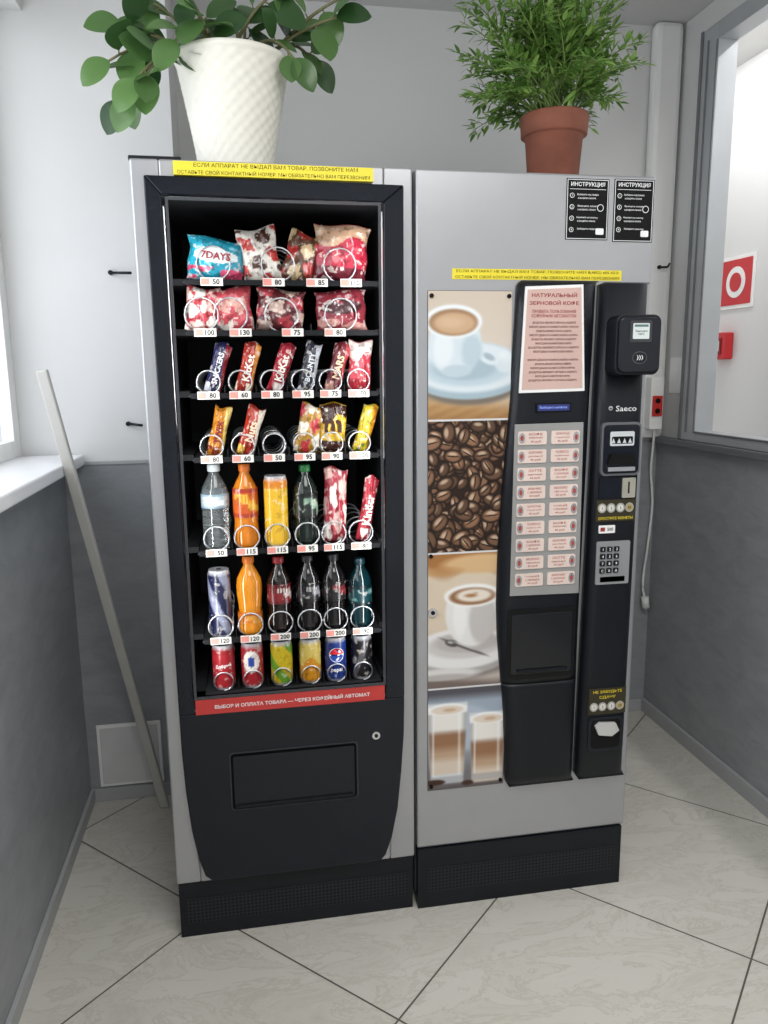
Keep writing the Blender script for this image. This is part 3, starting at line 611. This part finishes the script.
b=pf(); b.rbox(.466,.566,-.037,-.033,1.072,1.127,.004,BLACK); b.rbox(.526,.561,-.040,-.036,1.074,1.124,.003,M("slot_plate",(188,184,170),.35,.5)); b.box(.541,.545,-.0405,-.0395,1.085,1.114,INK); b.obj("coin_slot",payc,label="metal coin slot plate")
BR=M("coin_label_bg",(48,42,20),.5); YT=M("yellow_ink",(240,215,50),.5)
def coinlabel(z0,z1,t1,t2,name,up):
    b=pf(); b.box(.461,.565,-.0362,-.033,z0,z1,BR); 
    xs=[.476,.500,.525,.549]
    zc=z0+(z1-z0)*(.62 if up else .30)
    for k,x in enumerate(xs): 
        b.ell(x,zc,.0115,.012,-.037,-.036,M("coin_silver",(190,188,180),.35,.5),20); b.ell(x,zc,.0075,.008,-.0374,-.0369,M("coin_gold",(205,180,110),.35,.5) if k>2 else M("coin_face",(225,222,214),.4),18); b.text(["1","2","5","10"][k],x,zc,-.0378,INK,h=.007)
    if up: b.text(t1,.513,z0+.008,-.0366,YT,w=.092,h=.007,bold=.01)
    else:
        b.text(t1,.513,z1-.010,-.0366,YT,w=.080,h=.009,bold=.01); b.text(t2,.513,z1-.025,-.0366,YT,w=.045,h=.009,bold=.01)
    b.obj(name,payc,label="dark label with coins and yellow lettering")
coinlabel(1.015,1.070,"ОПУСТИТЕ МОНЕТЫ","","coin_label",True)
coinlabel(.499,.571,"НЕ ЗАБУДЬТЕ","СДАЧУ","change_label",False)
b=pf(); b.rbox(.470,.513,-.0365,-.033,.985,1.005,.002,WHITE); b.box(.474,.486,-.0368,-.0364,.990,1.000,REDINK); b.text("500",.500,.995,-.0368,INK,h=.008,bold=.02); b.obj("price_label",payc,label="small white sticker")
b=pf(); b.rbox(.466,.556,-.0365,-.033,.852,.964,.004,M("keypad_grey",(160,162,163),.4,.4)); kp=b.obj("keypad",payc,label="silver numeric keypad")
for i in range(4):
    for j in range(3):
        b=pf(); x=.482+j*.0185; z=.948-i*.0185-.004; b.rbox(x-.0068,x+.0068,-.0395,-.036,z-.0065,z+.0065,.002,BLACKM); b.text(["1","2","3","4","5","6","7","8","9","C","0","A"][i*3+j],x,z,-.0398,WINK,h=.007,bold=.02); b.obj("key",kp)
b=pf(); b.rbox(.478,.545,-.0365,-.036,.858,.872,.002,BLACKM); b.obj("keypad_strip",kp)
b=pf(); b.rbox(.462,.562,-.0375,-.033,.395,.492,.014,BLACK); b.rbox(.470,.552,-.0385,-.037,.404,.484,.012,INK); b.prism([(.478,.470),(.490,.480),(.535,.476),(.545,.455),(.525,.440),(.488,.446)],-.048,-.038,M("change_cup",(200,200,198),.25,.2)); b.obj("change_tray",payc,bevel=.001,label="coin return cup with pale plastic flap")
# ================================================================ PLANTS
def leaf(b,pos,d,up,L,W,mat,nl=7,fold=.25,droop=.3,power=.75,rnd=.85):
    d=d.normalized(); s=d.cross(up)
    if s.length<.05: s=d.cross(Vector((1,0,0)))
    s.normalize(); nrm=s.cross(d).normalized(); v=[];f=[]
    for i in range(nl+1):
        t=i/nl; w=W/2*math.sin(math.pi*min(1,max(.02,t))**power)**rnd if 0<t<1 else W*.03
        c=pos+d*(L*t)-nrm*(droop*L*t*t)
        v+=[tuple(c-s*w+nrm*w*fold),tuple(c),tuple(c+s*w+nrm*w*fold)]
    for i in range(nl): a=3*i; f+=[(a,a+1,a+4,a+3),(a+1,a+2,a+5,a+4)]
    b.add(v,f,mat,True)
def bez(p0,p1,p2,n=10): return [p0*(1-t)**2+p1*2*t*(1-t)+p2*t*t for t in [i/n for i in range(n+1)]]
pot=empty("potted_plant",(-.384,.17,1.842),"broad-leaved green plant in a textured white pot on the snack machine","plant")
HP=.243
b=MB(); pr=[(.001,0),(.080,0),(.085,.005)]+[(.085+.040*((k/56)**1.15),.006+(HP-.02)*k/56) for k in range(57)]+[(.129,HP-.010),(.129,HP),(.121,HP+.001),(.117,HP-.03),(.001,HP-.035)]
b.lathe(0,0,pr,M("white_textured_pot",(234,231,220),.5,0,.01,60),n=144,cap=False,rf=lambda a,r,z: .0014*math.sin(24*a+(math.pi if int(z/.0135)%2 else 0))*abs(math.sin(math.pi*z/.0135)) if .008<z<HP-.016 and r>.08 else 0)
po=b.obj("pot",pot,origin=(0,0,0)); po.matrix_parent_inverse=Matrix.Identity(4)
b=MB(); b.lathe(0,0,[(.001,HP-.025),(.118,HP-.025)],M("soil",(52,40,30),.9,0,.3,80,bump=.5),n=30,cap=False); so=b.obj("soil",pot,origin=(0,0,0)); so.matrix_parent_inverse=Matrix.Identity(4)
STEM=M("plant_stem",(112,112,74),.6,0,.1)
def leafmat(name,a,c_,tr=.25,rough=.38):
    m=bpy.data.materials.new(name); m.use_nodes=True; nt=m.node_tree; N=nt.nodes; L=nt.links; p=N["Principled BSDF"]
    gi=N.new("ShaderNodeNewGeometry"); r=N.new("ShaderNodeValToRGB"); r.color_ramp.elements[0].color=rgb(*a); r.color_ramp.elements[1].color=rgb(*c_)
    L.new(gi.outputs["Random Per Island"],r.inputs[0]); L.new(r.outputs[0],p.inputs["Base Color"]); p.inputs["Roughness"].default_value=rough
    t=N.new("ShaderNodeBsdfTranslucent"); L.new(r.outputs[0],t.inputs[0]); mx=N.new("ShaderNodeMixShader"); mx.inputs[0].default_value=tr
    L.new(p.outputs[0],mx.inputs[1]); L.new(t.outputs[0],mx.inputs[2]); L.new(mx.outputs[0],N["Material Output"].inputs[0]); return m
LEAF=leafmat("broad_leaf_green",(38,72,38),(104,142,80),.28,.24)
rn=random.Random(23)
soil=Vector((-.384,.17,2.05))
T=[(-.645,.12,2.055,4),(-.600,.09,1.975,4),(-.615,.13,2.13,4),(-.55,.16,2.19,3),(-.585,.06,2.00,3),(-.49,.15,2.23,4),(-.45,.08,2.14,3),(-.35,.18,2.17,3),(-.30,.12,2.20,3),(-.15,.12,2.17,4),(-.25,.09,2.07,3),(-.20,.18,2.10,4),(-.40,.20,2.24,3),(-.57,.22,2.09,3),(-.13,.16,2.23,4),(-.63,.15,1.985,3),(-.50,.06,2.08,2)]
b=MB(); bl=MB()
for x,y,z,n in T:
    e=Vector((x,y,z)); s0=soil+Vector((rn.uniform(-.04,.04),rn.uniform(-.04,.04),0)); 
    s0=s0+Vector(((x+.384)*.18,0,.01))
    mid=(s0+e)/2+Vector((0,0,.10 if z<2.12 else .04))
    path=bez(s0,mid,e,12); b.tube(path,.0056,STEM,6,.0026)
    for k in range(n):
        t=.36+.64*(k+.5)/n; i=min(11,int(t*12)); p=path[i]+(path[i+1]-path[i])*(t*12-i); tan=(path[i+1]-path[i]).normalized()
        a=k*2.4+rn.uniform(-.4,.4); side=Vector((math.cos(a),-.5*abs(math.sin(a))-.2*math.sin(a),math.sin(a)*.8)); d=(tan*.5+side).normalized()
        p2=p+d*.012; b.tube([p,p2],.0018,STEM,5)
        L_=rn.uniform(.062,.090)
        leaf(bl,p2,d,Vector((rn.uniform(-.5,.5),-.8,rn.uniform(.2,1.2))),L_,L_*rn.uniform(.70,.80),LEAF,nl=13,droop=rn.uniform(.0,.35),power=1.04,fold=rn.uniform(.05,.28),rnd=.60)
    leaf(bl,e,(path[-1]-path[-2]).normalized(),Vector((0,-1,.4)),.076,.056,LEAF,nl=13,power=1.04,rnd=.60)
b.obj("stem",pot); bl.obj("foliage",pot,recalc=False)
pot2=empty("potted_fern",(.432,.27,1.83),"feathery bright green plant in a terracotta pot on the coffee machine","plant")
TER=M("terracotta",(140,84,66),.75,0,.18,14,bump=.2)
b=MB(); b.lathe(0,0,[(.001,0),(.058,0),(.062,.005),(.074,.150),(.080,.153),(.085,.156),(.088,.200),(.085,.204),(.079,.203),(.077,.18),(.001,.178)],TER,n=44,cap=False)
po=b.obj("pot",pot2,origin=(0,0,0)); po.matrix_parent_inverse=Matrix.Identity(4)
b=MB(); b.lathe(0,0,[(.001,.186),(.077,.186)],MATS["soil"],n=30,cap=False); so=b.obj("soil",pot2,origin=(0,0,0)); so.matrix_parent_inverse=Matrix.Identity(4)
FERN=leafmat("feathery_leaf",(84,128,56),(164,200,108),.45,.5); FSTEM=M("fern_stem",(118,144,76),.6,0,.1)
b=MB(); bl=MB(); c0=Vector((.432,.27,2.02)); rn=random.Random(9)
for k in range(96):
    a=rn.uniform(0,2*math.pi); el_=rn.uniform(-.30,1.5); 
    d=Vector((math.cos(a)*math.cos(el_),math.sin(a)*math.cos(el_)*.75,math.sin(el_)))
    R=rn.uniform(.45,1.0)*(.29 if rn.random()<.45 else .24)
    e=Vector((.400,.265,2.10))+Vector((d.x*R,d.y*R,d.z*R*1.25)); 
    s0=c0+Vector((rn.uniform(-.04,.04),rn.uniform(-.04,.04),.0)); mid=(s0+e)/2+Vector((rn.uniform(-.03,.03),0,.07)); mid.z=max(mid.z,2.10)
    if e.z<2.045 and .38<e.x<.60 and e.y<.33: continue
    path=bez(s0,mid,e,12); b.tube(path,.0024,FSTEM,5,.001)
    n=8
    for j in range(n):
        t=.38+.62*(j+.5)/n; i=min(11,int(t*12)); p=path[i]+(path[i+1]-path[i])*(t*12-i); tan=(path[i+1]-path[i]).normalized(); sd=tan.cross(Vector((rn.uniform(-.5,.5),rn.uniform(-.5,.5),1))).normalized()
        for sg in (-1,1):
            q_=p+ (tan*.5+sd*sg).normalized()*rn.uniform(.014,.028)
            b.tube([p,q_],.0008,FSTEM,3)
            for m in (-1,0,1):
                dd=(tan*(.8)+sd*sg+tan.cross(sd)*rn.uniform(-.5,.5)+tan*m*.7+Vector((0,0,.3))).normalized()
                leaf(bl,q_ if m==0 else (p+q_)/2,dd,Vector((rn.uniform(-.6,.6),-.6,.8)),rn.uniform(.024,.038),.0102,FERN,nl=5,fold=.1,droop=.2)
b.obj("stem",pot2); bl.obj("foliage",pot2,recalc=False)
# ================================================================ SMALL THINGS
p0=Vector((-.700,.62,0)); p1=Vector((-.902,.385,1.40)); ax=(p1-p0).normalized(); sx=Vector((.985,-.17,0)); sx=(sx-ax*sx.dot(ax)).normalized(); sy=ax.cross(sx)
v=[]
for i,pt in enumerate((p0,p1)):
    for a,c_ in((-1,-1),(1,-1),(1,1),(-1,1)): v.append(tuple(pt+sx*a*.015+sy*c_*.008))
zmin=min(t[2] for t in v); v=[(t[0],t[1],t[2]-zmin) for t in v]
b=MB(); b.add(v,[(0,1,2,3),(7,6,5,4),(0,4,5,1),(1,5,6,2),(2,6,7,3),(3,7,4,0)],M("pale_board",(190,189,184),.5)); b.obj("wooden_lath",bevel=.004,label="long pale board leaning against the window sill",cat="board")
b=MB(); 
b.tube([(-.764,.712,1.686),(-.70,.66,1.68)],.004,BLACKM,8); b.ell(-.764,1.686,.007,.007,.704,.716,BLACKM,14); b.obj("wall_hook",label="small black wall hook",cat="hook",group="wall hooks")
b=MB(); b.tube([(-.744,.712,1.24),(-.70,.68,1.236)],.004,BLACKM,8); b.ell(-.744,1.24,.007,.007,.704,.716,BLACKM,14); b.obj("wall_hook",label="small black wall hook",cat="hook",group="wall hooks")
b=MB(); b.tube([(1.125,.948,1.755),(1.14,.91,1.752),(1.145,.905,1.765)],.004,BLACKM,8); b.ell(1.125,1.755,.007,.007,.937,.946,BLACKM,14); b.obj("wall_hook",label="small black wall hook on the white pipe boxing",cat="hook",group="wall hooks")
sk=MB(); sk.rbox(1.098,1.150,.905,.9455,1.165,1.36,.006,WHITE); so=sk.obj("power_socket",bevel=.003,label="white surface power outlet with red rocker switches",cat="power outlet")
b=MB(); b.rbox(1.105,1.143,.899,.9055,1.215,1.29,.003,M("socket_red",(200,50,45),.4)); b.ell(1.124,1.272,.010,.010,.897,.900,INK,14); b.ell(1.124,1.234,.010,.010,.897,.900,INK,14); b.obj("red_face",so)
cab=[Vector(p) for p in ((1.130,.925,1.170),(1.140,.945,1.10),(1.150,.97,1.0),(1.166,.975,.88),(1.160,.975,.74),(1.148,.975,.62),(1.142,.972,.54),(1.150,.965,.49))]
path=[]
for i in range(len(cab)-1):
    a_,b_,c_,d_=cab[max(i-1,0)],cab[i],cab[i+1],cab[min(i+2,len(cab)-1)]
    for t in (0,.25,.5,.75): path.append(.5*((2*b_)+(c_-a_)*t+(2*a_-5*b_+4*c_-d_)*t*t+(3*b_-a_-3*c_+d_)*t**3))
path.append(cab[-1]); b=MB(); b.tube(path,.0048,WHITE,8); co=b.obj("power_cable",label="white power cable hanging down the grey wall",cat="cable")
b=MB(); b.tube([(1.150,.965,.495),(1.156,.963,.450)],.015,WHITE,12); b.tube([(1.150,.963,.452),(1.152,.962,.432)],.0024,CHROME,6); b.tube([(1.160,.963,.452),(1.162,.962,.432)],.0024,CHROME,6); b.obj("plug",co)
b=MB(); b.box(1.1865,1.1900,.845,.935,1.30,1.43,M("paper_white",(255,255,254),.5)); b.obj("paper_note",label="small white paper note taped to the wall",cat="paper")
SR=M("fire_red",(196,40,46),.45)
b=MB(); yc,zc=1.20,1.735; b.box(1.615,1.6195,yc-.115,yc+.115,zc-.105,zc+.105,WHITE); b.box(1.613,1.6155,yc-.100,yc+.100,zc-.090,zc+.090,SR)
def discx(b,y,z,r,x0,x1,mat,n=28):
    vs=[(x,y+r*math.cos(2*math.pi*i/n),z+r*math.sin(2*math.pi*i/n)) for x in(x0,x1) for i in range(n)]
    b.add(vs,[tuple(range(n)),tuple(range(2*n-1,n-1,-1))]+[(i,(i+1)%n,n+(i+1)%n,n+i) for i in range(n)],mat)
discx(b,yc,zc,.062,1.6115,1.6135,WHITE); discx(b,yc,zc,.038,1.610,1.612,SR)
b.obj("fire_hose_sign",label="red square sign with a white hose reel symbol",cat="sign")
b=MB(); b.box(1.575,1.6195,1.195,1.295,1.425,1.535,SR); al=b.obj("fire_call_point",bevel=.006,label="small red fire alarm call point on the wall",cat="fire alarm")
b=MB(); b.box(1.570,1.576,1.212,1.278,1.445,1.512,M("plate_dark",(120,24,30),.4)); b.box(1.568,1.571,1.222,1.268,1.458,1.500,WHITE); discx(b,1.245,1.479,.014,1.565,1.569,INK); b.obj("push_plate",al)
# ================================================================ LIGHT
W=bpy.data.worlds.new("w"); bpy.context.scene.world=W; W.use_nodes=True; bg=W.node_tree.nodes["Background"]; bg.inputs[0].default_value=(.985,.99,1,1); bg.inputs[1].default_value=.84
def area(name,loc,rot,sx,sy,e,col=(1,1,1)):
    l=bpy.data.lights.new(name,"AREA"); l.shape="RECTANGLE"; l.size=sx; l.size_y=sy; l.energy=e; l.color=col; o=bpy.data.objects.new(name,l); o.location=loc; o.rotation_euler=rot; COL.objects.link(o); return o
area("window_daylight",(-1.35,-.8,1.8),(0,math.radians(-90),0),1.2,2.8,52,(.99,.995,1))
area("ceiling_lamp",(.1,-1.6,2.56),(0,0,0),1.2,1.2,32,(1,.985,.96))
area("hall_fill",(1.36,.0,2.56),(0,math.radians(-12),0),.1,3.0,15,(1,.995,.99))  # fill light added to brighten the hallway beyond the window
area("cabinet_fill",(-.537,.022,1.2),(0,math.radians(-90),math.radians(55)),1.1,.012,1.7)  # this pair is fill added behind the bezel to brighten the products
area("cabinet_fill",(-.075,.022,1.2),(0,math.radians(90),math.radians(-55)),1.1,.012,1.7)
# ================================================================ CAMERA
cd=bpy.data.cameras.new("camera"); cam=bpy.data.objects.new("camera",cd); COL.objects.link(cam)
cd.sensor_fit="VERTICAL"; cd.sensor_height=36; cd.sensor_width=27; cd.lens=766.03/1024*36; cd.clip_start=.02
yaw,p,ro=.17544,.18146,-.01056
f=Vector((math.sin(yaw)*math.cos(p),math.cos(yaw)*math.cos(p),-math.sin(p))); r0=Vector((math.cos(yaw),-math.sin(yaw),0)); u0=r0.cross(f)
r=r0*math.cos(ro)+u0*math.sin(ro); u=-r0*math.sin(ro)+u0*math.cos(ro)
m=Matrix((( r.x,u.x,-f.x,-.38622),(r.y,u.y,-f.y,-1.7547),(r.z,u.z,-f.z,1.38994),(0,0,0,1)))
cam.matrix_world=m; bpy.context.scene.camera=cam
bpy.context.scene.view_settings.view_transform="Standard"
